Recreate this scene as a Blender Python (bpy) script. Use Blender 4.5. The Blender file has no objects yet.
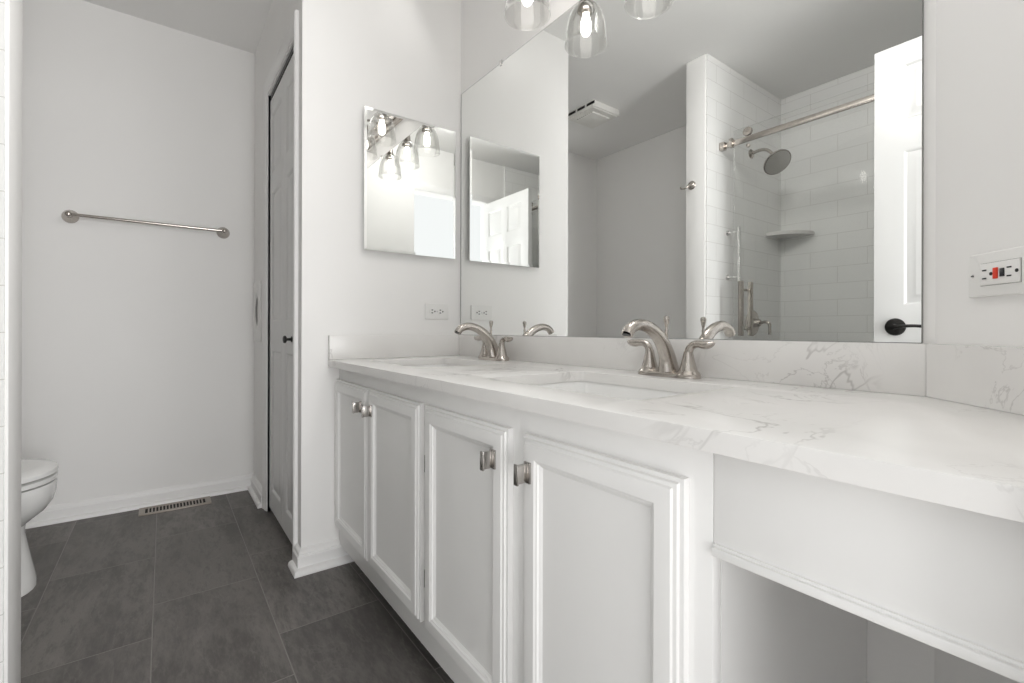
import bpy, bmesh, math, random
from mathutils import Vector, Matrix
random.seed(7)
SC = bpy.context.scene
COL = SC.collection
PI = math.pi

# ------------------------------------------------------------------ camera, sky, exposure
CAM = Vector((1.8673, -1.0890, 0.8879))
TH, FPX, ROLL = 0.93371, 471.33, 0.00252
cam = bpy.data.cameras.new('camera'); cam_o = bpy.data.objects.new('camera', cam); COL.objects.link(cam_o)
cam.sensor_width = 36; cam.lens = FPX / 1024 * 36; cam.clip_start = 0.01
cam.shift_y = -(341.5 - 330.24) / 1024
Fw = Vector((-math.sin(TH), math.cos(TH), 0)); Rt = Vector((math.cos(TH), math.sin(TH), 0)); Up = Vector((0, 0, 1))
cr, sr = math.cos(ROLL), math.sin(ROLL)
Rr = Rt * cr + Up * sr; Ur = Up * cr - Rt * sr
M = Matrix((Rr, Ur, -Fw)).transposed().to_4x4(); M.translation = CAM
cam_o.matrix_world = M
SC.camera = cam_o

world = bpy.data.worlds.new('daylight'); SC.world = world; world.use_nodes = True
bg = world.node_tree.nodes['Background']
bg.inputs[0].default_value = (0.98, 0.99, 1.0, 1); bg.inputs[1].default_value = 1.06

SC.view_settings.view_transform = 'Standard'; SC.view_settings.look = 'None'
SC.view_settings.gamma = 1; SC.view_settings.exposure = 0.13
try: SC.view_settings.use_curve_mapping = False
except Exception: pass
SC.cycles.max_bounces = 14; SC.cycles.diffuse_bounces = 8; SC.cycles.glossy_bounces = 8; SC.cycles.transparent_max_bounces = 32

BULB = 9.0
# daylight comes in through the open doorway behind the camera: a portal guides the sky's light through it
pl = bpy.data.lights.new('doorway_portal', 'AREA'); pl.shape = 'RECTANGLE'; pl.size = 0.735; pl.size_y = 2.05
try: pl.cycles.is_portal = True
except Exception: pass
po = bpy.data.objects.new('doorway_portal', pl); COL.objects.link(po)
po.location = (1.955, -0.9675, 1.025); po.rotation_euler = (PI / 2, 0, PI / 2)

def area_light(name, loc, rot, sx, sy, e, col=(1, .985, .965)):
    l = bpy.data.lights.new(name, 'AREA'); l.shape = 'RECTANGLE'; l.size = sx; l.size_y = sy; l.energy = e; l.color = col
    o = bpy.data.objects.new(name, l); COL.objects.link(o); o.location = loc; o.rotation_euler = rot
area_light('hall_fill_high', (4.0, -.45, 1.4), (0, PI / 2, 0), 1.4, .8, 54, (1, 1, 1))  # added fill lamp far out in the hall, no window is built there
area_light('hall_fill_low', (3.0, -1.0, .5), (0, PI / 2 + .3, 0), .8, 1.2, 14, (1, .99, .98))  # added low fill lamp in the hall, tilted up through the doorway
area_light('vanity_fill_right', (1.2, -.25, 2.37), (-.9, -.4, 0), .6, .25, 9.8)  # unseen fill lamp above the counter, added on top of the bulbs' light
area_light('vanity_fill_left', (.55, -.20, 2.37), (-1.0, -.15, 0), .9, .25, 1.0)  # second unseen fill, added near the fixture to brighten the opposite side

# ------------------------------------------------------------------ materials
def newmat(name):
    m = bpy.data.materials.new(name); m.use_nodes = True
    nt = m.node_tree; b = nt.nodes['Principled BSDF']
    return m, nt, b
def N(nt, t, **k):
    n = nt.nodes.new(t)
    for a, v in k.items(): setattr(n, a, v)
    return n
def math_(nt, op, a, b=None, c=None):
    n = N(nt, 'ShaderNodeMath', operation=op)
    for i, v in enumerate((a, b, c)):
        if v is None: continue
        if isinstance(v, (int, float)): n.inputs[i].default_value = v
        else: nt.links.new(v, n.inputs[i])
    return n.outputs[0]
def mixc(nt, f, a, b):
    n = N(nt, 'ShaderNodeMix', data_type='RGBA')
    if isinstance(f, (int, float)): n.inputs[0].default_value = f
    else: nt.links.new(f, n.inputs[0])
    for i, v in ((6, a), (7, b)):
        if isinstance(v, tuple): n.inputs[i].default_value = (*v, 1)
        else: nt.links.new(v, n.inputs[i])
    return n.outputs[2]
def ramp(nt, f, p0, p1, c0=0.0, c1=1.0):
    n = N(nt, 'ShaderNodeMapRange'); n.interpolation_type = 'SMOOTHSTEP'
    nt.links.new(f, n.inputs[0])
    for i, v in ((1, p0), (2, p1), (3, c0), (4, c1)): n.inputs[i].default_value = v
    return n.outputs[0]
def noise(nt, scale, detail=3, rough=.5, vec=None, dist=0.0):
    n = N(nt, 'ShaderNodeTexNoise'); n.inputs['Scale'].default_value = scale
    n.inputs['Detail'].default_value = detail; n.inputs['Roughness'].default_value = rough
    n.inputs['Distortion'].default_value = dist
    if vec is None:
        vec = N(nt, 'ShaderNodeTexCoord').outputs['Object']
    nt.links.new(vec, n.inputs['Vector'])
    return n.outputs['Fac']
def bump(nt, b, h, strength, dist):
    n = N(nt, 'ShaderNodeBump'); n.inputs['Strength'].default_value = strength; n.inputs['Distance'].default_value = dist
    nt.links.new(h, n.inputs['Height']); nt.links.new(n.outputs[0], b.inputs['Normal'])
def plain(name, col, rough=.5, metal=0.0, spec=.5, tex=0.0, tscale=60, bumpy=0.0):
    m, nt, b = newmat(name)
    b.inputs['Base Color'].default_value = (*col, 1); b.inputs['Roughness'].default_value = rough
    b.inputs['Metallic'].default_value = metal; b.inputs['Specular IOR Level'].default_value = spec
    f = noise(nt, tscale, 3)
    if tex:
        nt.links.new(mixc(nt, ramp(nt, f, .3, .7), tuple(c * (1 - tex) for c in col), tuple(min(1, c * (1 + tex)) for c in col)), b.inputs['Base Color'])
    if bumpy: bump(nt, b, f, bumpy, .002)
    return m
PAINT = plain('wall_paint', (.875, .868, .858), .55, spec=.3, tex=.006, tscale=3, bumpy=.03)
CEILP = plain('ceiling_paint', (.88, .876, .866), .8, spec=.2, tex=.006, tscale=3)
TRIMP = plain('trim_paint', (.88, .875, .87), .32, tex=.005, tscale=4)
CABP = plain('cabinet_paint', (.89, .888, .88), .33, tex=.008, tscale=6)
DOORP = plain('door_paint', (.74, .74, .735), .35, tex=.005, tscale=5)
NICKEL = plain('brushed_nickel', (.49, .455, .42), .21, 1.0, tex=.05, tscale=90)
NICKEL2 = plain('satin_nickel_pull', (.44, .42, .40), .2, 1.0, tex=.04, tscale=120)
CHROME = plain('polished_chrome', (.78, .77, .76), .1, 1.0, tex=.02, tscale=40)
BLACK = plain('matte_black_metal', (.012, .011, .010), .35, .3, tex=.1)
DARK = plain('dark_void', (.015, .013, .012), .8)
PORC = plain('white_porcelain', (.86, .86, .85), .08, spec=.6, tex=.003, tscale=3)
PLASTIC = plain('white_plastic', (.83, .825, .81), .3, tex=.004, tscale=8)
SLOT = plain('outlet_slot_black', (.01, .01, .01), .5)
RED = plain('red_button', (.75, .05, .02), .4, tex=.03)
BLKBTN = plain('black_button', (.012, .012, .016), .35, tex=.1)
REGM = plain('register_taupe', (.36, .32, .28), .4, .4, tex=.04, tscale=30)
SEATM = plain('toilet_seat_plastic', (.85, .85, .84), .15, tex=.003, tscale=4)
BACKM = plain('mirror_back', (.22, .22, .21), .4)
STONE = plain('shelf_stone', (.74, .73, .71), .15, tex=.05, tscale=20)
FANP = plain('fan_plastic', (.80, .79, .76), .45, tex=.01)

m, nt, b = newmat('mirror_silver'); MIRROR = m
b.inputs['Metallic'].default_value = 1; b.inputs['Roughness'].default_value = 0.0
nt.links.new(mixc(nt, noise(nt, 1.0), (.895, .905, .895), (.90, .91, .90)), b.inputs['Base Color'])

def glassmat(name, tint, edge, refl=1.0, white=0.25):
    m = bpy.data.materials.new(name); m.use_nodes = True; nt = m.node_tree; nt.nodes.clear()
    out = N(nt, 'ShaderNodeOutputMaterial'); tr = N(nt, 'ShaderNodeBsdfTransparent'); gl = N(nt, 'ShaderNodeBsdfGlossy')
    df = N(nt, 'ShaderNodeBsdfTranslucent'); df.inputs[0].default_value = (.95, .96, .95, 1)
    tr.inputs[0].default_value = (*tint, 1); gl.inputs['Roughness'].default_value = 0.02
    fr = N(nt, 'ShaderNodeFresnel'); fr.inputs[0].default_value = 1.45
    lw = N(nt, 'ShaderNodeLayerWeight'); lw.inputs[0].default_value = .5
    e = ramp(nt, lw.outputs['Facing'], .72, 1.0, 0.0, edge)
    wn = noise(nt, 14, 2); e = math_(nt, 'MULTIPLY', e, ramp(nt, wn, .2, .6, .8, 1.0))
    m1 = N(nt, 'ShaderNodeMixShader'); m2 = N(nt, 'ShaderNodeMixShader'); m3 = N(nt, 'ShaderNodeMixShader')
    m3.inputs[0].default_value = white
    nt.links.new(gl.outputs[0], m3.inputs[1]); nt.links.new(df.outputs[0], m3.inputs[2])
    nt.links.new(math_(nt, 'MULTIPLY', fr.outputs[0], refl), m1.inputs[0]); nt.links.new(tr.outputs[0], m1.inputs[1]); nt.links.new(gl.outputs[0], m1.inputs[2])
    nt.links.new(e, m2.inputs[0]); nt.links.new(m1.outputs[0], m2.inputs[1]); nt.links.new(m3.outputs[0], m2.inputs[2])
    nt.links.new(m2.outputs[0], out.inputs[0])
    return m
SHADEG = glassmat('clear_shade_glass', (.99, .99, .985), .40, .45, .75)
SHOWERG = glassmat('shower_glass', (.985, .988, .984), .25, .4, .1)

m = bpy.data.materials.new('glowing_bulb'); m.use_nodes = True; nt = m.node_tree; nt.nodes.clear()
o_ = N(nt, 'ShaderNodeOutputMaterial'); em = N(nt, 'ShaderNodeEmission'); em.inputs[0].default_value = (1, .955, .91, 1); em.inputs[1].default_value = BULB
nt.links.new(em.outputs[0], o_.inputs[0]); BULBM = m

# slate floor tiles, 12 x 24 inch, each row stepped a third of a tile
m, nt, b = newmat('slate_floor_tile'); FLOORM = m
tc = N(nt, 'ShaderNodeTexCoord').outputs['Object']
sx = N(nt, 'ShaderNodeSeparateXYZ'); nt.links.new(tc, sx.inputs[0])
W_, L_ = .2975, .597
ry = math_(nt, 'DIVIDE', math_(nt, 'ADD', sx.outputs[1], 1.41 + W_ * 20), W_)
row = math_(nt, 'SUBTRACT', math_(nt, 'FLOOR', ry), 20)
rx = math_(nt, 'DIVIDE', math_(nt, 'ADD', math_(nt, 'ADD', sx.outputs[0], -.16 + L_ * 20), math_(nt, 'MULTIPLY', row, L_ / 3)), L_)
fy = math_(nt, 'FRACT', ry); fx = math_(nt, 'FRACT', rx); colm = math_(nt, 'FLOOR', rx)
ey = math_(nt, 'MULTIPLY', math_(nt, 'MINIMUM', fy, math_(nt, 'SUBTRACT', 1, fy)), W_)
ex = math_(nt, 'MULTIPLY', math_(nt, 'MINIMUM', fx, math_(nt, 'SUBTRACT', 1, fx)), L_)
ed = math_(nt, 'MINIMUM', ex, ey); grout = ramp(nt, ed, .0008, .0024, 1, 0)
cid = N(nt, 'ShaderNodeCombineXYZ'); nt.links.new(colm, cid.inputs[0]); nt.links.new(row, cid.inputs[1])
wn = N(nt, 'ShaderNodeTexWhiteNoise'); nt.links.new(cid.outputs[0], wn.inputs[0])
off = N(nt, 'ShaderNodeVectorMath', operation='SCALE'); nt.links.new(wn.outputs['Color'], off.inputs[0]); off.inputs['Scale'].default_value = 30
ad = N(nt, 'ShaderNodeVectorMath', operation='ADD'); nt.links.new(tc, ad.inputs[0]); nt.links.new(off.outputs[0], ad.inputs[1])
mp = N(nt, 'ShaderNodeMapping'); nt.links.new(ad.outputs[0], mp.inputs[0]); mp.inputs['Rotation'].default_value = (0, 0, .35); mp.inputs['Scale'].default_value = (.55, 2.0, 1)
n1 = noise(nt, 2.6, 9, .66, mp.outputs[0], .35); n2 = noise(nt, 30, 7, .72, mp.outputs[0]); n3 = noise(nt, 160, 3, .6, mp.outputs[0])
n4 = noise(nt, 5.5, 6, .55, mp.outputs[0], .8)
ridge = ramp(nt, math_(nt, 'ABSOLUTE', math_(nt, 'SUBTRACT', n4, .5)), 0, .016, 1, 0)
c = mixc(nt, ramp(nt, n1, .34, .64), (.075, .069, .064), (.20, .187, .175))
c = mixc(nt, ramp(nt, n2, .42, .74, 0, .70), c, (.225, .210, .196))
c = mixc(nt, ramp(nt, n2, .54, .30, 0, .75), c, (.060, .055, .051))
c = mixc(nt, ramp(nt, n3, .5, .8, 0, .35), c, (.07, .065, .06))
c = mixc(nt, math_(nt, 'MULTIPLY', ridge, math_(nt, 'MULTIPLY', n2, .55)), c, (.26, .245, .23))
c = mixc(nt, math_(nt, 'MULTIPLY', wn.outputs['Value'], .45), c, (.085, .079, .074))
nt.links.new(mixc(nt, grout, c, (.215, .202, .190)), b.inputs['Base Color'])
nt.links.new(ramp(nt, n2, .3, .7, .42, .58), b.inputs['Roughness'])
hh = math_(nt, 'ADD', math_(nt, 'MULTIPLY', n2, .5), math_(nt, 'MULTIPLY', math_(nt, 'SUBTRACT', 1, grout), 1.0))
bump(nt, b, hh, .5, .002)

def tilemat(name, ax, oz=0.0, ou=0.0):
    m, nt, b = newmat(name)
    s = N(nt, 'ShaderNodeSeparateXYZ'); nt.links.new(N(nt, 'ShaderNodeTexCoord').outputs['Object'], s.inputs[0])
    cb = N(nt, 'ShaderNodeCombineXYZ'); nt.links.new(math_(nt, 'ADD', s.outputs[ax], 10 + ou), cb.inputs[0]); nt.links.new(math_(nt, 'ADD', s.outputs[2], oz), cb.inputs[1])
    br = N(nt, 'ShaderNodeTexBrick'); nt.links.new(cb.outputs[0], br.inputs['Vector'])
    for k, v in (('Scale', 1.0), ('Mortar Size', .0014), ('Mortar Smooth', .3), ('Bias', 0.0), ('Brick Width', .305), ('Row Height', .1016)): br.inputs[k].default_value = v
    br.inputs['Color1'].default_value = (.88, .88, .87, 1); br.inputs['Color2'].default_value = (.86, .86, .85, 1); br.inputs['Mortar'].default_value = (.68, .67, .65, 1)
    nt.links.new(br.outputs['Color'], b.inputs['Base Color']); b.inputs['Roughness'].default_value = .09
    w = noise(nt, 9, 2); h = math_(nt, 'ADD', math_(nt, 'MULTIPLY', br.outputs['Fac'], -1.0), math_(nt, 'MULTIPLY', w, .5))
    bump(nt, b, h, .35, .0015)
    return m
TILE_X = tilemat('subway_tile_side', 1, oz=.034); TILE_Y = tilemat('subway_tile_back', 0, oz=.034, ou=.1)

# white quartz with soft grey veins
m, nt, b = newmat('white_veined_quartz'); QUARTZ = m
tc = N(nt, 'ShaderNodeTexCoord').outputs['Object']
def vein(scale, w, seed, dist):
    mp = N(nt, 'ShaderNodeMapping'); nt.links.new(tc, mp.inputs[0]); mp.inputs['Location'].default_value = (seed, seed * .7, seed * .3); mp.inputs['Rotation'].default_value = (.4, .3, .8)
    n = noise(nt, scale, 5, .6, mp.outputs[0], dist)
    return ramp(nt, math_(nt, 'ABSOLUTE', math_(nt, 'SUBTRACT', n, .5)), 0.0, w, 1, 0)
v1 = vein(2.4, .012, 3.1, 1.1); v2 = vein(5.5, .014, 8.7, 1.6); cl = ramp(nt, noise(nt, 2.3, 3, .5, tc), .50, .66)
vv = math_(nt, 'MULTIPLY', math_(nt, 'MAXIMUM', math_(nt, 'MULTIPLY', v1, .8), math_(nt, 'MULTIPLY', v2, .6)), cl)
c = mixc(nt, ramp(nt, noise(nt, 6, 3, .5, tc), .3, .7), (.79, .78, .765), (.825, .815, .80))
c = mixc(nt, math_(nt, 'MULTIPLY', cl, .10), c, (.55, .54, .53))
nt.links.new(mixc(nt, math_(nt, 'MULTIPLY', vv, .85), c, (.40, .385, .37)), b.inputs['Base Color'])
b.inputs['Roughness'].default_value = .24

# ------------------------------------------------------------------ mesh helpers
def bx(bm, x0, x1, y0, y1, z0, z1, bev=0.0, seg=2):
    vs = [bm.verts.new((x, y, z)) for x in (x0, x1) for y in (y0, y1) for z in (z0, z1)]
    fs = [bm.faces.new([vs[i] for i in q]) for q in ((0, 1, 3, 2), (4, 6, 7, 5), (0, 4, 5, 1), (2, 3, 7, 6), (0, 2, 6, 4), (1, 5, 7, 3))]
    if bev:
        es = list({e for f in fs for e in f.edges})
        bmesh.ops.bevel(bm, geom=es, offset=bev, segments=seg, profile=.5, affect='EDGES')
def BX(*a, **k):
    bm = bmesh.new(); bx(bm, *a, **k); return bm
def prism(bm, pts, z0, z1):
    lo = [bm.verts.new((x, y, z0)) for x, y in pts]; hi = [bm.verts.new((x, y, z1)) for x, y in pts]
    n = len(pts); bm.faces.new(lo[::-1]); bm.faces.new(hi)
    for i in range(n): bm.faces.new((lo[i], lo[(i + 1) % n], hi[(i + 1) % n], hi[i]))
def lathe(bm, prof, seg=32, mat=None, cap=True):
    """prof: list of (r, z); mat: Matrix placing the axis"""
    mat = mat or Matrix()
    rings = []
    for r, z in prof:
        rings.append([bm.verts.new(mat @ Vector((r * math.cos(2 * PI * i / seg), r * math.sin(2 * PI * i / seg), z))) for i in range(seg)])
    for a, b_ in zip(rings, rings[1:]):
        for i in range(seg): bm.faces.new((a[i], a[(i + 1) % seg], b_[(i + 1) % seg], b_[i]))
    if cap:
        bm.faces.new(rings[0][::-1]); bm.faces.new(rings[-1])
def catmull(P, n):
    out = []
    for i in range(len(P) - 1):
        p0 = P[max(i - 1, 0)]; p1 = P[i]; p2 = P[i + 1]; p3 = P[min(i + 2, len(P) - 1)]
        for k in range(n):
            t = k / n
            out.append([.5 * (2 * b_ + (c_ - a_) * t + (2 * a_ - 5 * b_ + 4 * c_ - d_) * t * t + (3 * b_ - a_ - 3 * c_ + d_) * t ** 3) for a_, b_, c_, d_ in zip(p0, p1, p2, p3)])
    out.append(list(P[-1])); return out
def sweep(bm, path, side, n=6, seg=20):
    """path: (x,y,z, r_side, r_normal); side: fixed vector across the sweep"""
    P = catmull(path, n); S = Vector(side).normalized(); rings = []
    for i, p in enumerate(P):
        a = Vector(P[max(i - 1, 0)][:3]); c_ = Vector(P[min(i + 1, len(P) - 1)][:3]); T = (c_ - a).normalized()
        s = (S - T * S.dot(T)).normalized(); nn = T.cross(s)
        o = Vector(p[:3])
        rings.append([bm.verts.new(o + s * p[3] * math.cos(2 * PI * j / seg) + nn * p[4] * math.sin(2 * PI * j / seg)) for j in range(seg)])
    for a, b_ in zip(rings, rings[1:]):
        for i in range(seg): bm.faces.new((a[i], a[(i + 1) % seg], b_[(i + 1) % seg], b_[i]))
    bm.faces.new(rings[0][::-1]); bm.faces.new(rings[-1])
def tube(bm, p0, p1, r, seg=16):
    d = Vector(p1) - Vector(p0); s = Vector((0, 0, 1)) if abs(d.normalized().z) < .9 else Vector((1, 0, 0))
    sweep(bm, [(*p0, r, r), (*p1, r, r)], s, 1, seg)
def rotx(a): return Matrix.Rotation(a, 4, 'X')
def roty(a): return Matrix.Rotation(a, 4, 'Y')
def at(x, y, z, r=None):
    return Matrix.Translation((x, y, z)) @ (r or Matrix())
def wpos(o):
    v = Vector()
    while o: v += Vector(o.location); o = o.parent
    return v
def mk(name, bm, mat, parent=None, world=True, smooth=True, ang=35):
    """link one bmesh as ONE object; world=True: vertices are world coordinates"""
    if parent and world: bmesh.ops.translate(bm, verts=bm.verts, vec=-wpos(parent))
    bmesh.ops.recalc_face_normals(bm, faces=bm.faces)
    if smooth:
        for f in bm.faces: f.smooth = True
        for e in bm.edges:
            if len(e.link_faces) == 2 and e.calc_face_angle(0) > math.radians(ang): e.smooth = False
    me = bpy.data.meshes.new(name); bm.to_mesh(me); bm.free()
    o = bpy.data.objects.new(name, me); me.materials.append(mat); COL.objects.link(o)
    if parent: o.parent = parent
    return o
def tag(o, label, cat, group=None):
    o['label'] = label; o['category'] = cat
    if group: o['group'] = group
    return o
def thing(name, label, cat, loc, group=None):
    o = bpy.data.objects.new(name, None); o.empty_display_size = .05; COL.objects.link(o); o.location = loc
    return tag(o, label, cat, group)
def struct(name, bm, mat, parent=None):
    o = mk(name, bm, mat, parent)
    if not parent: o['kind'] = 'structure'
    return o
def copy_tree(o, parent=None):
    c_ = o.copy(); COL.objects.link(c_)
    if parent: c_.parent = parent
    for ch in list(o.children): copy_tree(ch, c_)
    return c_
def loops(bm, x0, x1, z0, z1, prof, y=0.0, sgn=-1, fill=True):
    """nested mitred rectangles in the xz plane. prof: (inset, height towards sgn*y)"""
    R = []
    for ins, h in prof:
        R.append([bm.verts.new((a, y + sgn * h, c_)) for a, c_ in ((x0 + ins, z0 + ins), (x1 - ins, z0 + ins), (x1 - ins, z1 - ins), (x0 + ins, z1 - ins))])
    for a, b_ in zip(R, R[1:]):
        for i in range(4): bm.faces.new((a[i], a[(i + 1) % 4], b_[(i + 1) % 4], b_[i]))
    if fill: bm.faces.new(R[-1])
    return R
def slab(bm, w, h, t, panels, both=True):
    """door leaf 0..w, 0..h, front face y=0 (towards -y), back face y=t, with moulded raised panels"""
    xs = sorted({0, w, *[p[0] for p in panels], *[p[1] for p in panels]}); zs = sorted({0, h, *[p[2] for p in panels], *[p[3] for p in panels]})
    prof = [(0, 0), (.006, -.004), (.010, -.009), (.018, -.009), (.040, -.002), (.042, -.002)]
    def face(y, sgn, pan):
        for a, b_ in zip(xs, xs[1:]):
            for c_, d_ in zip(zs, zs[1:]):
                if pan and any(a >= p[0] - 1e-6 and b_ <= p[1] + 1e-6 and c_ >= p[2] - 1e-6 and d_ <= p[3] + 1e-6 for p in panels): continue
                bm.faces.new([bm.verts.new(v) for v in ((a, y, c_), (b_, y, c_), (b_, y, d_), (a, y, d_))])
        if pan:
            for p in panels: loops(bm, p[0], p[1], p[2], p[3], prof, y, sgn)
    face(0, -1, True); face(t, 1, both)
    for q in (((0, 0, 0), (w, 0, 0), (w, t, 0), (0, t, 0)), ((0, 0, h), (w, 0, h), (w, t, h), (0, t, h)), ((0, 0, 0), (0, t, 0), (0, t, h), (0, 0, h)), ((w, 0, 0), (w, t, 0), (w, t, h), (w, 0, h))):
        bm.faces.new([bm.verts.new(v) for v in q])
    bmesh.ops.remove_doubles(bm, verts=bm.verts, dist=1e-5)

# ------------------------------------------------------------------ the room
ZC, XL, YB, YC = 2.44, -1.13, -2.0975, -0.677
XR, YJ0, YJ1, ZD = 1.8325, -0.60, -1.335, 2.06
PA, PB, YP, YS = 0.266, 0.3955, -1.36, -2.253
KX = 1.6445
struct('floor', BX(-1.25, 1.955, -2.4, .12, -.06, 0), FLOORM)
struct('floor_hallway', BX(1.955, 3.2, -2.4, .6, -.06, -.002), plain('hall_carpet', (.55, .52, .48), .9, tex=.08, tscale=200))
struct('ceiling', BX(-1.25, 1.955, -2.4, .12, ZC, ZC + .06), CEILP)
struct('wall_left', BX(XL - .1, XL, -2.35, .1, 0, ZC), PAINT)
struct('wall_front', BX(XL, XR, 0, .1, 0, ZC), PAINT)
struct('wall_side', BX(-.1, 0, YC, 0, 0, ZC), PAINT)
CX0, CX1, CZ = -.69, -.125, 2.03
bm = bmesh.new(); bx(bm, XL, CX0, YC, YC + .1, 0, ZC); bx(bm, CX1, -.1, YC, YC + .1, 0, ZC); bx(bm, CX0, CX1, YC, YC + .1, CZ, ZC)
struct('wall_closet', bm, PAINT)
struct('wall_back', BX(XL, PA, YB - .1, YB, 0, ZC), PAINT)
struct('wall_partition', BX(PA, PB - .01, YS, YP, 0, ZC, bev=.003), PAINT)
struct('wall_shower_side', BX(PB - .01, PB, YS, YP - .006, 0, ZC), TILE_X)
struct('wall_shower_back', BX(PB, XR, YS - .1, YS, 0, ZC), TILE_Y)
struct('wall_shower_right', BX(XR - .01, XR, YS, -1.52, 0, ZC), TILE_X)
bm = bmesh.new(); prism(bm, [(KX, 0), (XR, KX - XR), (XR + .08, KX - XR), (XR + .08, .08), (KX, .08)], 0, ZC)
struct('wall_corner', bm, PAINT)
bm = bmesh.new(); bx(bm, XR, XR + .12, YJ0, .1, 0, ZC); bx(bm, XR, XR + .12, YJ1, YJ0, ZD, ZC); bx(bm, XR, XR + .12, -2.4, YJ1, 0, ZC)
struct('wall_right', bm, PAINT)
bm = bmesh.new(); bx(bm, PB, XR - .01, -1.56, -1.44, 0, .10, bev=.006)
struct('trim_1', bm, STONE)                               # shower curb
# doorway casing round the entry on the room side
bm = bmesh.new(); bx(bm, XR - .014, XR, YJ1 - .06, YJ0 + .0, ZD, ZD + .06, bev=.004); bx(bm, XR - .014, XR, YJ1 - .06, YJ1 - .004, 0, ZD, bev=.004)
struct('trim_2', bm, TRIMP)
# closet casing, moulded and mitred
def casing(bm, x0, x1, ztop, y):
    prof = [(0, 0), (0, .011), (.004, .015), (.014, .015), (.022, .011), (.048, .009), (.058, .0055), (.064, .005), (.064, 0)]
    rows = []
    for o_, h in prof:
        rows.append([bm.verts.new(v) for v in ((x0 + o_, y - h, 0), (x0 + o_, y - h, ztop - o_), (x1 - o_, y - h, ztop - o_), (x1 - o_, y - h, 0))])
    for a, b_ in zip(rows, rows[1:]):
        for i in range(3): bm.faces.new((a[i], a[i + 1], b_[i + 1], b_[i]))
bm = bmesh.new(); casing(bm, CX0 - .070, CX1 + .070, CZ + .070, YC)
struct('trim_3', bm, TRIMP)
bm = bmesh.new()                                           # jamb lining of the closet opening
bx(bm, CX0 - .006, CX0 + .0, YC, YC + .1, 0, CZ); bx(bm, CX1, CX1 + .006, YC, YC + .1, 0, CZ); bx(bm, CX0, CX0 + .0045, YC + .014, YC + .05, 0, 2.005)
struct('trim_4', bm, TRIMP)
bm = bmesh.new(); bx(bm, CX0 + .001, CX1 - .001, YC + .006, YC + .06, 2.008, 2.029)
struct('trim_5', bm, BLACK)                                # folding door track
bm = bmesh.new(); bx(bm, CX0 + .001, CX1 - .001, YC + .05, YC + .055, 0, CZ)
struct('closet_shade_sheet', bm, plain('closet_shadow', (.10, .085, .075), .8, tex=.05))  # dark sheet behind the leaves: closet shade put into the colour

# baseboards with shoe moulding: extruded profile along a run
BP = [(0, 0), (.034, 0), (.034, .007), (.031, .014), (.025, .018), (.018, .020), (.018, .056), (.013, .061), (.013, .066), (.006, .076), (0, .079)]
def base_run(bm, pts, side=1):
    """pts: floor polyline along the wall, profile grows to the left (side=1) of travel; corners mitred"""
    P = [Vector((x, y, 0)) for x, y in pts]; rings = []
    for i, p in enumerate(P):
        d0 = (p - P[i - 1]).normalized() if i else None; d1 = (P[i + 1] - p).normalized() if i < len(P) - 1 else None
        n0 = Vector((-d0.y, d0.x, 0)) * side if d0 else None; n1 = Vector((-d1.y, d1.x, 0)) * side if d1 else None
        if n0 and n1: n_ = (n0 + n1); n_ = n_ / n_.dot(n0)
        else: n_ = n0 or n1
        rings.append([bm.verts.new(p + n_ * u + Vector((0, 0, z))) for u, z in BP])
    for a, b_ in zip(rings, rings[1:]):
        for i in range(len(BP) - 1): bm.faces.new((a[i], a[i + 1], b_[i + 1], b_[i]))
    bm.faces.new(rings[0]); bm.faces.new(rings[-1][::-1])
bm = bmesh.new(); base_run(bm, [(PA, YB), (XL, YB), (XL, YC), (CX0 - .070, YC)], -1); struct('baseboard_left', bm, TRIMP)
bm = bmesh.new(); base_run(bm, [(CX1 + .070, YC), (0, YC), (0, -.46)], -1)
for v in bm.verts:
    if v.co.x > .0005: v.co.x *= 1.65                      # thicker board on the short side wall
struct('baseboard_side', bm, TRIMP)
bm = bmesh.new(); base_run(bm, [(PB, YP), (PA, YP), (PA, YB)], 1)
struct('baseboard_partition', bm, TRIMP)
bm = bmesh.new(); base_run(bm, [(1.56, 0), (KX, 0), (XR, KX - XR)], -1); struct('baseboard_front', bm, TRIMP)

# ------------------------------------------------------------------ entry door leaf, swung in beside the camera
LX0, LX1, LY = 1.186, 1.868, -1.30
bm = bmesh.new(); w = LX1 - LX0
st, mid = .095, .085; c0, c1, c2, c3 = st, w / 2 - mid / 2, w / 2 + mid / 2, w - st
slab(bm, w, 2.03, .035, [(a, b_, z0, z1) for a, b_ in ((c0, c1), (c2, c3)) for z0, z1 in ((.20, .80), (.98, 1.60), (1.72, 1.945))])
bmesh.ops.translate(bm, verts=bm.verts, vec=(0, 0, .012))
bmesh.ops.rotate(bm, verts=bm.verts, cent=(0, 0, 0), matrix=Matrix.Rotation(PI, 3, 'Z'))
bmesh.ops.translate(bm, verts=bm.verts, vec=(LX1, LY, 0))
leaf = struct('door_1', bm, DOORP)
def lever(y0, sg):
    bm = bmesh.new()
    lathe(bm, [(.0, 0), (.034, 0), (.035, .004), (.032, .010), (.020, .014), (.012, .016), (.011, .045), (.0, .046)], 28, at(LX0 + .072, y0, .905, rotx(-PI / 2 * sg)), cap=False)
    Y = y0 + sg * .042
    sweep(bm, [(LX0 + .067, Y, .905, .008, .009), (LX0 + .097, Y + sg * .004, .907, .0075, .007), (LX0 + .137, Y + sg * .002, .909, .007, .006), (LX0 + .177, Y, .906, .006, .006), (LX0 + .184, Y, .905, .003, .003)], (0, 1, 0))
    return bm
h1 = mk('door_handle', lever(LY, 1), BLACK, leaf, world=False); h1['label'] = 'black lever handle on round rose'
mk('door_handle', lever(LY - .035, -1), BLACK, leaf, world=False)['label'] = 'black lever handle on round rose'
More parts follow.
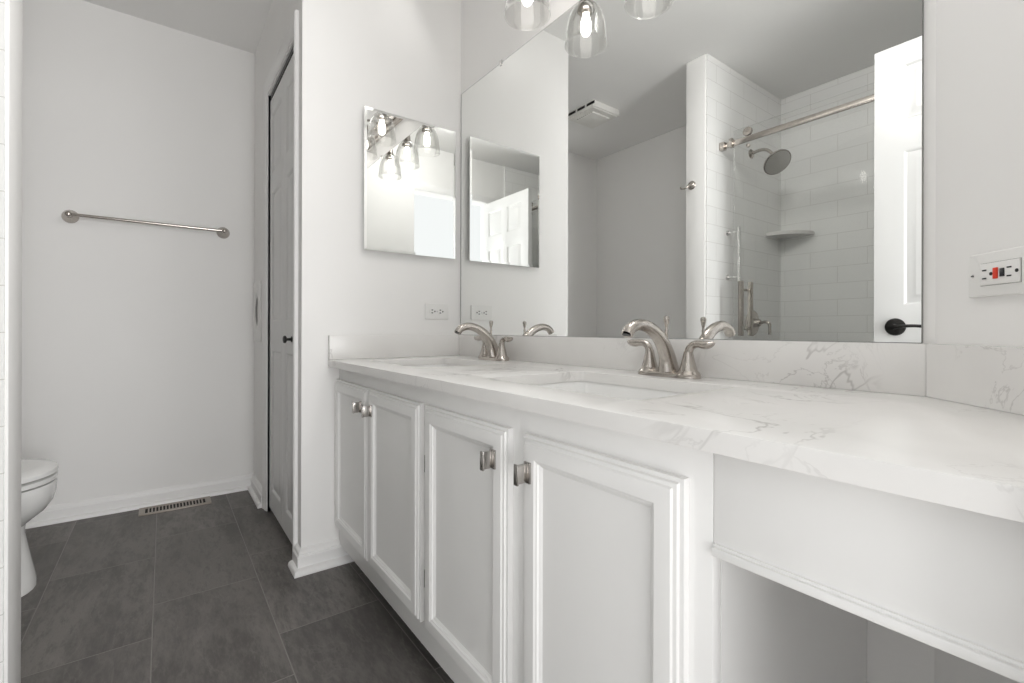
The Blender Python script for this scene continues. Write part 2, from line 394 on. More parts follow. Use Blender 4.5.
mk('latch_plate', BX(LX0 - .002, LX0 + .001, LY - .030, LY - .006, .87, .93), NICKEL, leaf, world=False)

# ------------------------------------------------------------------ closet folding door
ct = thing('folding_closet_door', 'white two leaf folding closet door with raised panels and black knob', 'closet door', ((CX0 + CX1) / 2, YC + .03, .02))
gap = .003; cws = (.315, CX1 - CX0 - .003 - 3 * gap - .315)
for i in range(2):
    bm = bmesh.new()
    cw = cws[i]; xo = CX0 + .003 + gap + (cws[0] + gap if i else 0)
    slab(bm, cw, 1.972, .03, [(.05, cw - .05, .09, .765), (.05, cw - .05, .90, 1.52), (.05, cw - .05, 1.61, 1.90)], both=False)
    bmesh.ops.translate(bm, verts=bm.verts, vec=(xo, YC + .006, .025))
    lf = mk('door_leaf', bm, DOORP, ct)
    if i == 1:
        bm = bmesh.new()
        lathe(bm, [(0, 0), (.012, 0), (.012, .003), (.006, .005), (.0055, .017), (.009, .020), (.0145, .023), (.0155, .027), (.014, .031), (.008, .033), (0, .0335)], 24, at(-.192, YC + .006, .849, rotx(PI / 2)), cap=False)
        k = mk('knob', bm, BLACK, lf); k['label'] = 'small black round knob'

# recessed paper holder on the short wall left of the closet
rn = thing('recessed_paper_holder', 'white recessed wall holder plate with curved opening, left of the closet door', 'wall holder', (-.985, YC, .82))
bm = bmesh.new()
px0, px1, pz0, pz1 = -1.09, -.875, .825, 1.145; cx_, cz_ = (px0 + px1) / 2, (pz0 + pz1) / 2
n = 48; ring = []
for t_, (ra, rb, h) in enumerate(((.062, .105, .012), (.055, .098, .008), (.052, .093, .001))):
    ring.append([bm.verts.new((cx_ + ra * math.cos(2 * PI * i / n), YC - h, cz_ + rb * math.sin(2 * PI * i / n))) for i in range(n)])
def sq(i, hx, hz, h):
    a = 2 * PI * i / n; c_, s_ = math.cos(a), math.sin(a); k = 1 / max(abs(c_), abs(s_)); return bm.verts.new((cx_ + hx * c_ * k, YC - h, cz_ + hz * s_ * k))
hx, hz = (px1 - px0) / 2, (pz1 - pz0) / 2
rs = [[sq(i, hx, hz, 0) for i in range(n)], [sq(i, hx, hz, .006) for i in range(n)], [sq(i, hx - .004, hz - .004, .010) for i in range(n)]]
seq = rs + ring
for a, b_ in zip(seq, seq[1:]):
    for i in range(n): bm.faces.new((a[i], a[(i + 1) % n], b_[(i + 1) % n], b_[i]))
mk('cover_plate', bm, PLASTIC, rn)
bm = bmesh.new()
lathe(bm, [(.052, .0), (.053, .001), (.05, .0015)], 32, at(cx_, YC - .0005, cz_, rotx(PI / 2)), cap=True)
bmesh.ops.scale(bm, verts=bm.verts, vec=(1, 1, 1.78), space=Matrix.Translation((-cx_, 0, -cz_)))
mk('recess', bm, plain('recess_shadow_grey', (.45, .44, .42), .6, tex=.03), rn)
bm = bmesh.new()
sweep(bm, [(cx_ + .030, YC - .006, cz_ + .085, .003, .003), (cx_ + .012, YC - .010, cz_ + .05, .004, .004), (cx_ + .004, YC - .012, cz_, .004, .004), (cx_ + .012, YC - .010, cz_ - .05, .004, .004), (cx_ + .030, YC - .006, cz_ - .085, .003, .003)], (1, 0, 0))
mk('edge_shade', bm, plain('edge_shade_grey', (.30, .29, .28), .4, tex=.05), rn)  # dark grey crescent modelled as the shaded edge of the opening

# ------------------------------------------------------------------ towel bar
tb = thing('towel_bar', 'long brushed nickel towel bar on the wall above the floor vent', 'towel bar', (XL, -1.133, 1.415))
bm = bmesh.new(); tube(bm, (XL + .062, -1.434, 1.413), (XL + .062, -.832, 1.413), .0075); mk('bar', bm, NICKEL, tb)
for yy in (-1.438, -.828):
    bm = bmesh.new()
    lathe(bm, [(0, 0), (.030, 0), (.031, .004), (.029, .010), (.022, .020), (.015, .030), (.0125, .042), (.0135, .056), (.014, .064), (.012, .071), (.006, .075), (0, .0755)], 28, at(XL, yy, 1.413, roty(PI / 2)), cap=False)
    mk('mounting_post', bm, NICKEL, tb)

# ------------------------------------------------------------------ floor register
fr = thing('floor_register', 'taupe metal floor vent with dark slots beside the baseboard', 'floor vent', (-1.03, -1.035, 0))
rx0, rx1, ry0, ry1 = -1.092, -.978, -1.182, -.888
bm = bmesh.new(); zt = .006
ns = 18; sy0, sy1 = ry0 + .024, ry1 - .024; sxa, sxb = rx0 + .019, rx1 - .019
bx(bm, rx0, sxa, ry0, ry1, 0, zt, bev=.002); bx(bm, sxb, rx1, ry0, ry1, 0, zt, bev=.002)
bx(bm, sxa, sxb, ry0, sy0, 0, zt); bx(bm, sxa, sxb, sy1, ry1, 0, zt)
pt = (sy1 - sy0) / ns
for i in range(1, ns): bx(bm, sxa, sxb, sy0 + pt * i - .0028, sy0 + pt * i + .0028, .0015, zt - .0005)
mk('grille', bm, REGM, fr)
mk('duct_opening', BX(sxa, sxb, sy0, sy1, .0003, .0012), DARK, fr)

# ------------------------------------------------------------------ toilet
TX = -.43
to = thing('toilet', 'white elongated toilet with closed lid, partly behind the left wall end', 'toilet', (TX, -1.75, 0))
def egg(bm, z, yf, yb, hw, n=40, fr=.5):
    yc = yf - (yf - yb) * .42
    out = []
    for i in range(n):
        a = 2 * PI * i / n; s_, c_ = math.sin(a), math.cos(a)
        y = yc + (s_ * (yf - yc) if s_ > 0 else s_ * (yc - yb)); k = 1.0
        pw = 2 / 2.25
        x = TX + hw * math.copysign(abs(c_) ** pw, c_)
        out.append(bm.verts.new((x, y, z)))
    return out
def loft(bm, secs):
    R = [egg(bm, *s) for s in secs]; n = len(R[0])
    for a, b_ in zip(R, R[1:]):
        for i in range(n): bm.faces.new((a[i], a[(i + 1) % n], b_[(i + 1) % n], b_[i]))
    bm.faces.new(R[0][::-1]); bm.faces.new(R[-1])
bm = bmesh.new()
loft(bm, [(0, -1.442, -1.98, .165), (.02, -1.442, -1.98, .165), (.05, -1.447, -1.98, .158), (.12, -1.459, -1.975, .130), (.19, -1.470, -1.97, .104), (.218, -1.468, -1.97, .112), (.24, -1.445, -1.97, .134), (.262, -1.418, -1.97, .155), (.29, -1.400, -1.97, .172), (.320, -1.392, -1.96, .182), (.348, -1.391, -1.95, .188), (.358, -1.392, -1.95, .187), (.359, -1.404, -1.95, .184)])
mk('bowl', bm, PORC, to)
bm = bmesh.new(); loft(bm, [(.364, -1.397, -1.86, .185), (.366, -1.390, -1.865, .191), (.380, -1.389, -1.865, .192), (.3825, -1.402, -1.86, .180)]); mk('seat', bm, SEATM, to)
bm = bmesh.new(); loft(bm, [(.3885, -1.400, -1.865, .182), (.390, -1.388, -1.87, .193), (.404, -1.389, -1.87, .192), (.411, -1.399, -1.865, .183), (.415, -1.434, -1.84, .15)]); mk('lid', bm, SEATM, to)
mk('tank', BX(TX - .20, TX + .20, -2.085, -1.90, .38, .73, bev=.02, seg=4), PORC, to)
mk('tank_lid', BX(TX - .21, TX + .21, -2.09, -1.89, .732, .765, bev=.01, seg=3), PORC, to)
mk('pedestal', BX(TX - .11, TX + .11, -2.06, -1.88, .0, .379, bev=.02, seg=3), PORC, to)
bm = bmesh.new(); tube(bm, (TX - .14, -1.90, .67), (TX - .14, -1.885, .67), .012); tube(bm, (TX - .14, -1.882, .67), (TX - .08, -1.878, .66), .006)
mk('flush_lever', bm, CHROME, to)

# ------------------------------------------------------------------ vanity cabinet
FF, HT = -.540, .748                      # face frame plane, top of the cabinet
vc = thing('vanity_cabinet', 'long white vanity cabinet with four framed doors and open knee space', 'cabinet', (.79, -.30, 0))
bm = bmesh.new()
bx(bm, 0.002, 1.546, FF, FF + .02, .062, HT, bev=.0015)                                   # face frame
bx(bm, 1.526, 1.546, FF + .02, -.001, .0, HT); bx(bm, .002, .02, FF + .02, -.001, .062, HT)      # end panels
bx(bm, .02, 1.526, FF + .02, -.001, .062, .080)                                          # bottom
bx(bm, .02, 1.526, -.010, -.001, .080, HT)
mk('body', bm, CABP, vc)
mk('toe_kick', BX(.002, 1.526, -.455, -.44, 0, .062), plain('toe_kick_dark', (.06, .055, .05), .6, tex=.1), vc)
bm = bmesh.new()
bx(bm, 1.5468, XR - .001, FF, FF + .02, .622, HT, bev=.0008); bx(bm, 1.5475, XR - .001, FF - .007, FF + .020, .611, .622, bev=.002, seg=2)
bx(bm, 1.5475, XR - .001, FF - .003, FF + .02, .6215, .6255, bev=.001)
mk('apron', bm, CABP, vc)
DP = [(0, 0), (0, .0115), (.0055, .0125), (.0075, .0160), (.0125, .0170), (.0150, .0195), (.018, .020), (.040, .020), (.043, .0175), (.046, .0165), (.047, .0130), (.050, .0115), (.053, .0090)]
def pull(parent, x, z):
    bm = bmesh.new()
    bx(bm, x - .009, x + .009, FF - .0240, FF - .0205, z - .019, z + .019, bev=.0008)
    bx(bm, x - .0020, x + .0020, FF - .0460, FF - .0235, z - .0170, z + .0170, bev=.0005)
    bx(bm, x - .0060, x + .0060, FF - .0490, FF - .0458, z - .0185, z + .0185, bev=.0008)
    mk('handle', bm, NICKEL2, parent)['label'] = 'square brushed nickel pull'
for (x0, x1, hxx) in ((.002, .360, .312), (.370, .745, .405), (.772, 1.131, 1.092), (1.178, 1.513, 1.203)):
    bm = bmesh.new()
    R = loops(bm, x0, x1, .130, .697, DP, FF - .0005, -1)
    bm.faces.new(R[0][::-1])
    d = mk('door', bm, CABP, vc, ang=20)
    pull(d, hxx, .632)
for x, zz in ((.7625, .545), (.7625, .25)):
    bm = bmesh.new(); tube(bm, (x, FF - .006, zz - .022), (x, FF - .006, zz + .022), .0035, 10); mk('hinge', bm, NICKEL2, vc)

# ------------------------------------------------------------------ countertop with two cut-outs
H0, H1 = .748, .774
S1, S2, SYF, SYB = (.127, .570), (.925, 1.370), -.470, -.150
bm = bmesh.new()
xs = [0.001, S1[0], S1[1], S2[0], S2[1], KX]; ys = [-.583, SYF, SYB, -.001]
G = {}
def gv(x, y):
    k = (round(x, 4), round(y, 4))
    if k not in G: G[k] = bm.verts.new((x, y, H1))
    return G[k]
tops = []
for i in range(len(xs) - 1):
    for j in range(3):
        if j == 1 and i in (1, 3): continue
        tops.append(bm.faces.new([gv(xs[i], ys[j]), gv(xs[i + 1], ys[j]), gv(xs[i + 1], ys[j + 1]), gv(xs[i], ys[j + 1])]))
tops.append(bm.faces.new([gv(KX, ys[0]), gv(XR - .001, ys[0]), gv(XR - .001, KX - XR - .001), gv(KX, -.001), gv(KX, ys[2]), gv(KX, ys[1])]))
vert_corner = []
ret = bmesh.ops.extrude_face_region(bm, geom=tops)
bmesh.ops.translate(bm, verts=[v for v in ret['geom'] if isinstance(v, bmesh.types.BMVert)], vec=(0, 0, H0 - H1))
bmesh.ops.recalc_face_normals(bm, faces=bm.faces)
es = [e for e in bm.edges if abs(e.verts[0].co.z - e.verts[1].co.z) > .01 and any(abs(e.verts[0].co.x - s) < 1e-4 for s in (*S1, *S2)) and any(abs(e.verts[0].co.y - s) < 1e-4 for s in (SYF, SYB)) and e.calc_face_angle(0) > .5]
bmesh.ops.bevel(bm, geom=es, offset=.022, segments=6, profile=.5, affect='EDGES')
es = [e for e in bm.edges if abs(e.verts[0].co.z - H1) < 1e-5 and abs(e.verts[1].co.z - H1) < 1e-5 and len(e.link_faces) == 2 and e.calc_face_angle(0) > .5]
bmesh.ops.bevel(bm, geom=es, offset=.0022, segments=2, profile=.5, affect='EDGES')
tag(mk('countertop', bm, QUARTZ), 'white veined quartz countertop with two sink cut-outs on the vanity', 'countertop')
SPZ = .866
tag(mk('backsplash', BX(.0205, KX - .0085, -.020, -.0005, H1 + .0003, SPZ, bev=.0004), QUARTZ), 'long white quartz backsplash strip under the wide mirror', 'backsplash', 'quartz backsplash strips')
tag(mk('backsplash', BX(.0005, .0200, -.582, -.0005, H1 + .0003, SPZ, bev=.0012), QUARTZ), 'short quartz side splash under the small mirror cabinet', 'backsplash', 'quartz backsplash strips')
dx = Vector((1, -1, 0)).normalized(); dn = Vector((-1, -1, 0)).normalized()
def diag_pt(s, out): v = Vector((KX, 0, 0)) + dx * s + dn * out; return (v.x, v.y)
bm = bmesh.new(); Ld = (XR - KX) * math.sqrt(2)
prism(bm, [diag_pt(.0005, .0005), diag_pt(.0085, .0200), diag_pt(Ld - .0215, .0200), diag_pt(Ld - .002, .0005)], H1 + .0003, SPZ)
bmesh.ops.bevel(bm, geom=list(bm.edges), offset=.0004, segments=2, affect='EDGES')
tag(mk('backsplash', bm, QUARTZ), 'veined quartz splash on the angled wall below the red button outlet', 'backsplash', 'quartz backsplash strips')

# ------------------------------------------------------------------ undermount sinks
def sink(x0, x1, label):
    s = thing('undermount_sink', label, 'sink', ((x0 + x1) / 2, (SYF + SYB) / 2, H0 - .13), 'undermount sinks')
    bm = bmesh.new(); e = .004
    def rr(ins, z, r, n=6):
        a0, a1, b0, b1 = x0 - e + ins, x1 + e - ins, SYF - e + ins, SYB + e - ins; out = []
        for cx, cy, st_ in ((a1 - r, b1 - r, 0), (a0 + r, b1 - r, 1), (a0 + r, b0 + r, 2), (a1 - r, b0 + r, 3)):
            for k in range(n + 1):
                a = (st_ + k / n) * PI / 2; out.append(bm.verts.new((cx + r * math.cos(a), cy + r * math.sin(a), z)))
        return out
    R = [rr(-.010, H0 - .0005, .03), rr(0, H0 - .0005, .026), rr(.004, H0 - .006, .028), rr(.010, H0 - .06, .035), rr(.018, H0 - .10, .045), rr(.034, H0 - .120, .05), rr(.075, H0 - .126, .06), rr(.12, H0 - .130, .03)]
    for a, b_ in zip(R, R[1:]):
        for i in range(len(a)): bm.faces.new((a[i], a[(i + 1) % len(a)], b_[(i + 1) % len(a)], b_[i]))
    bm.faces.new(R[-1])
    bmesh.ops.recalc_face_normals(bm, faces=bm.faces)
    mk('basin', bm, PORC, s)
    bm = bmesh.new(); lathe(bm, [(.022, 0), (.022, .002), (.017, .003), (.012, .001), (0, .001)], 24, at((x0 + x1) / 2, (SYF + SYB) / 2, H0 - .1298), cap=False)
    mk('drain', bm, CHROME, s)
sink(*S1, 'white rectangular sink in the countertop, the one nearer the corner outlet')
sink(*S2, 'white rectangular sink in the countertop, the one in the foreground')

# ------------------------------------------------------------------ faucets
def faucet(x, y, label):
    f = thing('faucet', label, 'faucet', (x, y, H1 + .0003), 'brushed nickel two handle faucets')
    K = dict(world=False)
    bm = bmesh.new(); n = 48
    def oval(hx, hy, z):
        out = []
        for i in range(n):
            a = 2 * PI * i / n; c_, s_ = math.cos(a), math.sin(a)
            out.append(bm.verts.new((hx * math.copysign(abs(c_) ** .62, c_), hy * math.copysign(abs(s_) ** .8, s_), z)))
        return out
    R = [oval(.086, .030, 0), oval(.086, .030, .005), oval(.084, .028, .009), oval(.079, .024, .012), oval(.060, .016, .0135)]
    for a, b_ in zip(R, R[1:]):
        for i in range(n): bm.faces.new((a[i], a[(i + 1) % n], b_[(i + 1) % n], b_[i]))
    bm.faces.new(R[0][::-1]); bm.faces.new(R[-1]); mk('base_plate', bm, NICKEL, f, **K)
    bm = bmesh.new()
    sweep(bm, [(0, .002, .006, .029, .030), (0, .001, .018, .024, .028), (0, -.004, .045, .018, .025), (0, -.021, .078, .0155, .0205), (0, -.048, .105, .0148, .0168), (0, -.082, .1225, .0145, .0148), (0, -.115, .1275, .0145, .0138), (0, -.143, .1195, .0148, .0132), (0, -.158, .104, .0152, .0128)], (1, 0, 0), 7, 28)
    mk('spout', bm, NICKEL, f, **K)
    bm = bmesh.new(); lathe(bm, [(0, 0), (.0105, 0), (.0105, .001), (0, .001)], 20, at(0, -.1583, .1035, rotx(2.75)), cap=False); mk('aerator', bm, plain('aerator_dark', (.05, .05, .05), .4, .5), f, **K)
    bm = bmesh.new()
    lathe(bm, [(0, .085), (.0040, .085), (.004, .108), (.0045, .114), (.0035, .118), (.0035, .122), (.0055, .130), (.0075, .140), (.0078, .145), (.0065, .149), (0, .151)], 20, at(.004, -.013, 0), cap=False)
    mk('lift_rod', bm, NICKEL, f, **K)
    for s_ in (-1, 1):
        bm = bmesh.new(); X = s_ * .056
        lathe(bm, [(0, .006), (.028, .006), (.0285, .009), (.025, .014), (.0215, .018), (.0205, .021), (.0195, .024), (.0158, .038), (.0130, .050), (.0115, .058), (.0112, .061), (.0100, .064), (.0, .0645)], 28, at(X, 0, 0), cap=False)
        h = mk('handle', bm, NICKEL, f, **K)
        bm = bmesh.new()
        sweep(bm, [(X, 0, .056, .0100, .0100), (X + s_ * .004, 0, .071, .0098, .0098), (X + s_ * .015, 0, .0800, .0095, .0090), (X + s_ * .030, -.001, .0820, .0125, .0092), (X + s_ * .046, -.002, .0805, .0145, .0100), (X + s_ * .059, -.003, .0825, .0120, .0078), (X + s_ * .068, -.003, .0865, .0050, .0030)], (0, 1, 0), 6, 20)
        mk('lever', bm, NICKEL, h, **K)
    return f
faucet(1.152, -.073, 'brushed nickel arched faucet behind the foreground sink')
faucet(.374, -.073, 'brushed nickel arched faucet behind the sink nearer the corner outlet')

# ------------------------------------------------------------------ wide wall mirror
wm = thing('wall_mirror', 'wide frameless mirror covering the wall above the vanity backsplash', 'mirror', (.82, 0, .868))
MZ0, MZ1 = .8675, 1.956
mk('glass', BX(.013, 1.6265, -.005, -.0015, MZ0, MZ1), MIRROR, wm, smooth=False)
bm = bmesh.new()
bx(bm, .010, 1.6275, -.0046, -.0003, MZ1, MZ1 + .0018); bx(bm, .0085, .013, -.0046, -.0003, MZ0, MZ1); bx(bm, 1.6265, 1.628, -.0046, -.0003, MZ0, MZ1)
bx(bm, .010, 1.6275, -.0048, -.0003, MZ0 - .0012, MZ0)
mk('edge', bm, BACKM, wm)
for x in (.324, 1.02, 1.42):
    bm = bmesh.new(); bx(bm, x - .008, x + .008, -.0100, -.0003, MZ1 - .010, MZ1 + .012, bev=.003)
    mk('clip', bm, SHADEG if False else CHROME, wm)

# ------------------------------------------------------------------ small mirrored medicine cabinet
mc = thing('medicine_cabinet', 'small frameless mirrored medicine cabinet on the side wall above the corner outlet', 'mirror cabinet', (0, -.247, 1.205))
mk('body', BX(.0005, .0195, -.445, -.052, 1.213, 1.763), plain('cabinet_box_white', (.62, .62, .61), .4, tex=.01), mc)
bm = bmesh.new(); y0, y1, z0, z1, xf = -.453, -.043, 1.205, 1.771, .0285
rings = []
for ins, xx in ((0, .020), (0, .0275), (.010, xf)):
    rings.append([bm.verts.new((xx, a, c_)) for a, c_ in ((y0 + ins, z0 + ins), (y1 - ins, z0 + ins), (y1 - ins, z1 - ins), (y0 + ins, z1 - ins))])
for a, b_ in zip(rings, rings[1:]):
    for i in range(4): bm.faces.new((a[i], a[(i + 1) % 4], b_[(i + 1) % 4], b_[i]))
bm.faces.new(rings[0][::-1]); bm.faces.new(rings[-1])
md = mk('mirror_door', bm, MIRROR, mc, smooth=False)

# ------------------------------------------------------------------ vanity light: three clear bell shades
LYv, RZ = -.139, 1.911
vl = thing('vanity_light', 'three shade nickel vanity light with clear glass bells above the mirror', 'wall light', (.937, 0, 2.12))
mk('backplate', BX(.937 - .36, .937 + .36, -.022, -.0005, 2.075, 2.165, bev=.006), NICKEL, vl)
bm = bmesh.new(); tube(bm, (.937 - .31, -.05, 2.12), (.937 + .31, -.05, 2.12), .009); tube(bm, (.937, -.02, 2.12), (.937, -.05, 2.12), .012); mk('crossbar', bm, NICKEL, vl)
for k in range(3):
    x = .663 + .274 * k
    bm = bmesh.new()
    sweep(bm, [(x, -.050, 2.12, .007, .007), (x, -.09, 2.128, .007, .007), (x, -.128, 2.122, .007, .007), (x, LYv, 2.095, .007, .007), (x, LYv, 2.06, .007, .007)], (1, 0, 0), 5, 14)
    arm = mk('arm', bm, NICKEL, vl)
    bm = bmesh.new()
    lathe(bm, [(0, 2.101), (.012, 2.100), (.018, 2.095), (.020, 2.088), (.020, 2.064), (.027, 2.062), (.027, 2.058), (.019, 2.056), (.019, 2.046), (.030, 2.043), (.031, 2.034), (.022, 2.031), (.018, 2.022), (0, 2.022)], 28, at(x, LYv, 0), cap=False)
    mk('socket', bm, NICKEL, arm)
    bm = bmesh.new()
    out = [(.021, 2.060), (.033, 2.0545), (.0455, 2.042), (.0560, 2.024), (.0635, 2.002), (.0685, 1.978), (.0715, 1.954), (.0735, 1.930), (.0755, 1.911)]
    inn = [(r - .0022, z) for r, z in out[::-1]]
    lathe(bm, out + [(.0750, 1.9095)] + inn, 40, at(x, LYv, 0), cap=False)
    mk('glass_shade', bm, SHADEG, vl, ang=60)
    bm = bmesh.new()
    lathe(bm, [(0, 2.024), (.012, 2.022), (.014, 2.008), (.0185, 1.992), (.0195, 1.975), (.018, 1.960), (.011, 1.948), (0, 1.944)], 24, at(x, LYv, 0), cap=False)
    b_ = mk('bulb', bm, BULBM, vl); b_['label'] = 'glowing bulb'

# ------------------------------------------------------------------ outlets
def holes(parent, items, frame, mat):
    for (n_, u0, u1, w0, w1, h) in items:
        pass
# duplex outlet on the side wall
ou = thing('duplex_outlet', 'white horizontal duplex outlet on the side wall above the corner sink', 'outlet', (0, -.1215, .97))
mk('cover_plate', BX(.0005, .0060, -.179, -.064, .9345, 1.0040, bev=.0025, seg=3), PLASTIC, ou)
for yc in (-.141, -.102):
    bm = bmesh.new()
    lathe(bm, [(0, 0), (.0168, 0), (.0168, .0012), (.016, .002), (0, .002)], 32, at(.0058, yc, .9692, roty(PI / 2)), cap=False)
    rc = mk('receptacle', bm, PLASTIC, ou)
    for zz in (-.0062, .0062): mk('slot', BX(.0070, .0081, yc - .0085, yc - .0005, .9692 + zz - .0021, .9692 + zz + .0021), SLOT, rc)
    bm = bmesh.new(); lathe(bm, [(0, 0), (.0034, 0), (.0034, .0012), (0, .0012)], 14, at(.0070, yc + .0075, .9692, roty(PI / 2)), cap=False); mk('slot', bm, SLOT, rc)
bm = bmesh.new(); lathe(bm, [(0, 0), (.003, 0), (.0025, .001), (0, .0012)], 14, at(.0058, -.1215, .9692, roty(PI / 2)), cap=False); mk('screw', bm, plain('screw_grey', (.5, .5, .5), .3, 1), ou)
# GFCI outlet on the angled wall, built in a local frame: x along the wall, y out of the wall
og = thing('safety_outlet', 'white outlet with red and black buttons on the angled wall by the mirror', 'outlet', (KX + dx.x * .1380, dx.y * .1380, .9742))
og.rotation_euler = (0, 0, -PI / 4)      # local -y points out of the wall
K = dict(world=False)
mk('cover_plate', BX(-.0590, .0590, -.0065, -.0005, -.0335, .0335, bev=.003, seg=3), PLASTIC, og, **K)
ins = mk('insert', BX(-.0335, .0335, -.0088, -.0060, -.0165, .0165, bev=.0008), PLASTIC, og, **K)
bm = bmesh.new()
for q in ((-.0342, .0342, -.0172, -.0166), (-.0342, .0342, .0166, .0172), (-.0342, -.0336, -.0172, .0172), (.0336, .0342, -.0172, .0172)): bx(bm, q[0], q[1], -.0068, -.0062, q[2], q[3])
mk('gap', bm, BACKM, og, **K)
for u in (-.0246, .0176):
    for zz in (-.0062, .0062): mk('slot', BX(u - .0036, u + .0036, -.0094, -.0085, zz - .0010, zz + .0010), SLOT, ins, **K)
for u in (-.0128, .0297):
    bm = bmesh.new(); lathe(bm, [(0, 0), (.0026, 0), (.0026, .0008), (0, .0008)], 16, at(u, -.0086, 0, rotx(PI / 2)), cap=False); mk('slot', bm, SLOT, ins, **K)
mk('reset_button', BX(-.0082, -.0006, -.0108, -.0085, -.0082, .0082, bev=.0008), RED, og, **K)['label'] = 'red rectangular button'
mk('test_button', BX(.0030, .0102, -.0105, -.0085, -.0062, .0062, bev=.0008), BLKBTN, og, **K)['label'] = 'black rectangular button'
for u in (-.0485, .0485):
    bm = bmesh.new(); lathe(bm, [(0, 0), (.0030, 0), (.0024, .0011), (0, .0013)], 16, at(u, -.0063, 0, rotx(PI / 2)), cap=False)
    sc_ = mk('screw', bm, CHROME, og, **K); mk('slot', BX(u - .0026, u + .0026, -.0080, -.0073, -.0008, .0008), SLOT, sc_, **K)

# ------------------------------------------------------------------ exhaust fan cover
ef = thing('exhaust_fan', 'square white exhaust fan cover on the ceiling above the toilet area', 'exhaust fan', (-.48, -1.36, ZC))
fx0, fx1, fy0, fy1 = -.615, -.350, -1.50, -1.235
bm = bmesh.new(); bx(bm, fx0, fx1, fy0, fy1, ZC - .042, ZC - .0005, bev=.004)
mk('housing', bm, FANP, ef)
bm = bmesh.new(); bx(bm, fx0 + .012, fx1 - .012, fy0 + .012, fy1 - .012, ZC - .048, ZC - .042); bx(bm, fx0 + .05, fx1 - .05, fy0 + .05, fy1 - .05, ZC - .060, ZC - .048, bev=.004)
mk('grille', bm, FANP, ef)
for k in range(3):
    c_ = fx0 + .05 + k * .09
    mk('vent_slot', BX(c_ - .036 + .01, c_ + .036 + .01, fy1 - .0005, fy1 + .0008, ZC - .030, ZC - .012), DARK, ef)

# ------------------------------------------------------------------ robe hook on the partition end
hk = thing('robe_hook', 'brushed nickel robe hook on the narrow end of the shower partition', 'hook', (.305, YP, 1.715))
bm = bmesh.new(); lathe(bm, [(0, 0), (.024, 0), (.025, .004), (.021, .010), (.010, .015), (.009, .022), (0, .023)], 24, at(.305, YP, 1.722, rotx(-PI / 2)), cap=False); mk('rosette', bm, NICKEL, hk)
bm = bmesh.new(); sweep(bm, [(.305, YP + .018, 1.722, .007, .007), (.303, YP + .034, 1.712, .006, .006), (.290, YP + .045, 1.700, .005, .005), (.270, YP + .048, 1.702, .005, .005), (.262, YP + .048, 1.712, .006, .006)], (0, 0, 1), 5, 14); mk('hook', bm, NICKEL, hk)

# ------------------------------------------------------------------ shower
YG = -1.50
sr_ = thing('shower_rail', 'brushed nickel header rail across the shower opening', 'rail', (1.1, YG, 1.94))
mk('bar', BX(PB + .012, XR - .011, YG - .006, YG + .006, 1.928, 1.958, bev=.001), NICKEL, sr_)
mk('end_bracket', BX(PB + .0005, PB + .032, YG - .016, YG + .016, 1.922, 1.966, bev=.003), NICKEL, sr_)
mk('end_bracket', BX(XR - .042, XR - .0105, YG - .016, YG + .016, 1.922, 1.966, bev=.003), NICKEL, sr_)
mk('stopper', BX(PB + .060, PB + .078, YG - .012, YG + .016, 1.922, 1.972, bev=.002), NICKEL, sr_)
sd = thing('sliding_glass_door', 'clear frameless glass shower door hanging on rollers', 'shower door', (.85, YG - .02, .12))
GX0, GX1 = .466, 1.50
mk('glass', BX(GX0, GX1, YG - .026, YG - .018, .115, 2.02), SHOWERG, sd, smooth=False)
for x in (.552, 1.41):
    bm = bmesh.new()
    lathe(bm, [(0, 0), (.024, 0), (.025, .003), (.025, .014), (.023, .017), (0, .018)], 28, at(x, YG - .013, 1.985, rotx(-PI / 2)), cap=False); rl = mk('roller', bm, NICKEL, sd)
    bm = bmesh.new(); lathe(bm, [(0, 0), (.010, 0), (.010, .012), (0, .013)], 20, at(x, YG - .017, 1.910, rotx(-PI / 2)), cap=False); mk('lower_roller', bm, NICKEL, sd)
def ladder(bm, x, z0, z1, yo, w):
    bx(bm, x - w, x + w, yo - w, yo + w, z0, z1, bev=.001)
hb = bmesh.new(); ladder(hb, .535, .86, 1.162, YG + .030, .011); ladder(hb, .535, .86, 1.162, YG - .074, .011)
for z in (.90, 1.115): tube(hb, (.535, YG - .074, z), (.535, YG + .030, z), .007)
mk('handle', hb, NICKEL, sd)['label'] = 'square nickel pull on both glass faces'
fp = thing('fixed_glass_panel', 'clear fixed glass panel on the far side of the shower opening', 'glass panel', (1.63, YG + .016, .10))
mk('glass', BX(1.44, XR - .012, YG + .008, YG + .016, .1005, 1.925), SHOWERG, fp, smooth=False)
gb = thing('grab_bar', 'slim nickel vertical bar on the tiled side wall of the shower', 'grab bar', (PB, -1.62, 1.32))
bm = bmesh.new(); tube(bm, (PB + .068, -1.58, 1.165), (PB + .068, -1.58, 1.485), .009); mk('bar', bm, CHROME, gb)
for z in (1.20, 1.46):
    bm = bmesh.new(); tube(bm, (PB, -1.58, z), (PB + .068, -1.58, z), .006); lathe(bm, [(0, 0), (.016, 0), (.015, .006), (0, .007)], 20, at(PB, -1.58, z, roty(PI / 2)), cap=False); mk('bracket', bm, CHROME, gb)
sh = thing('rain_shower', 'round brushed nickel rain shower head on a curved arm', 'shower head', (PB, -1.85, 1.99))
bm = bmesh.new(); lathe(bm, [(0, 0), (.028, 0), (.029, .004), (.022, .012), (.012, .016), (0, .016)], 28, at(PB, -1.85, 1.985, roty(PI / 2)), cap=False); mk('flange', bm, NICKEL, sh)
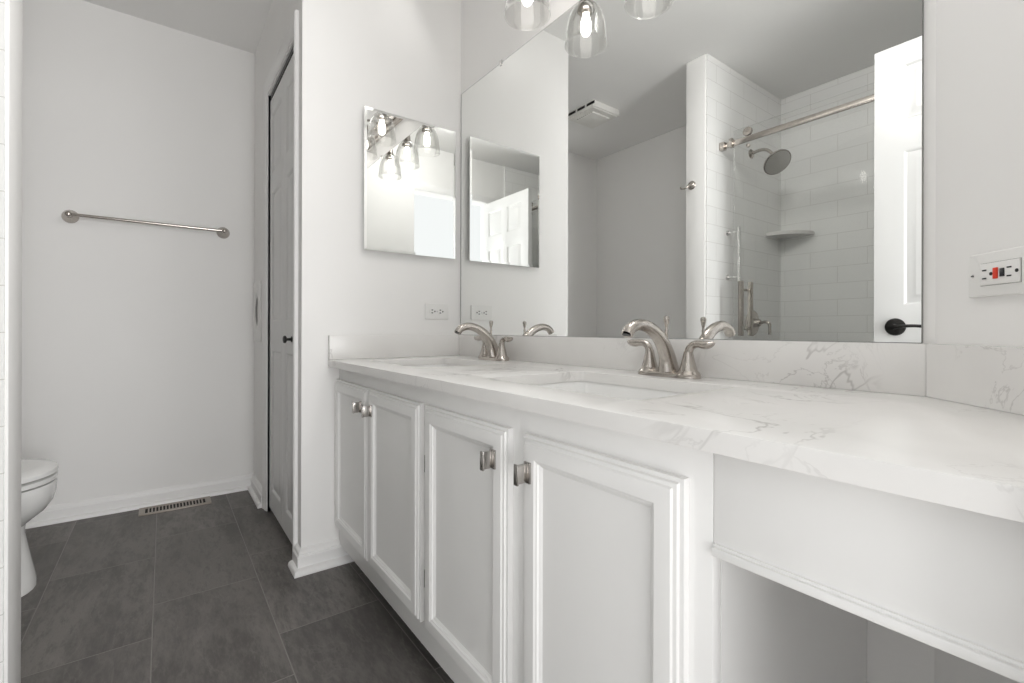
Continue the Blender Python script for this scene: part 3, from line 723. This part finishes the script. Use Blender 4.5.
bm = bmesh.new(); sweep(bm, [(PB + .005, -1.85, 1.985, .0095, .0095), (PB + .05, -1.85, 1.992, .0095, .0095), (PB + .09, -1.85, 1.985, .0095, .0095), (PB + .122, -1.852, 1.957, .0095, .0095), (PB + .137, -1.852, 1.922, .0095, .0095)], (0, 1, 0), 5, 16); mk('arm', bm, NICKEL, sh)
tilt = Vector((0, 0, -1)).rotation_difference(Vector((.62, .30, -.72)).normalized()).to_matrix().to_4x4()
hm = at(PB + .163, -1.838, 1.885) @ tilt
bm = bmesh.new(); lathe(bm, [(0, .046), (.012, .046), (.014, .030), (.024, .018), (.060, .012), (.078, .006), (.080, 0), (.078, -.005), (.074, -.006), (.074, -.003), (0, -.003)], 44, hm, cap=False)
hd = mk('head', bm, NICKEL, sh)
bm = bmesh.new()
lathe(bm, [(0, -.0065), (.073, -.0065), (.073, -.0035), (0, -.0035)], 40, hm, cap=False)
for rr_, nn in ((.015, 6), (.030, 12), (.045, 18), (.060, 24)):
    for i in range(nn):
        a = 2 * PI * i / nn
        lathe(bm, [(.0018, -.009), (.0026, -.0064)], 6, hm @ Matrix.Translation((rr_ * math.cos(a), rr_ * math.sin(a), 0)), cap=True)
mk('spray_face', bm, plain('nozzle_grey', (.50, .485, .46), .45, .2, tex=.1, tscale=200), hd)
sv = thing('shower_valve', 'round nickel shower valve plate with lever below the shower head', 'shower valve', (PB, -1.87, .937))
bm = bmesh.new(); lathe(bm, [(0, 0), (.080, 0), (.082, .003), (.078, .008), (.045, .012), (.028, .016), (.024, .045), (.020, .052), (0, .053)], 40, at(PB, -1.87, .937, roty(PI / 2)), cap=False); mk('plate', bm, NICKEL, sv)
bm = bmesh.new(); sweep(bm, [(PB + .045, -1.87, .937, .009, .009), (PB + .085, -1.87, .942, .009, .009), (PB + .105, -1.87, .930, .008, .009), (PB + .108, -1.87, .90, .007, .008), (PB + .108, -1.87, .865, .006, .009)], (0, 1, 0), 5, 16); mk('lever', bm, NICKEL, sv)
# corner shelf
bm = bmesh.new(); pts = [(PB + .0005, YS + .0005)]; r = .205
for i in range(13):
    a = i / 12 * PI / 2; q = .80
    pts.append((PB + .0005 + r * math.cos(a) ** 1.0, YS + .0005 + r * math.sin(a) ** 1.0))
prism(bm, pts, 1.500, 1.522)
bmesh.ops.bevel(bm, geom=[e for e in bm.edges if abs(e.verts[0].co.z - e.verts[1].co.z) < 1e-5], offset=.003, segments=2, affect='EDGES')
tag(mk('corner_shelf', bm, STONE), 'white stone corner shelf on the tiled shower walls', 'shelf')
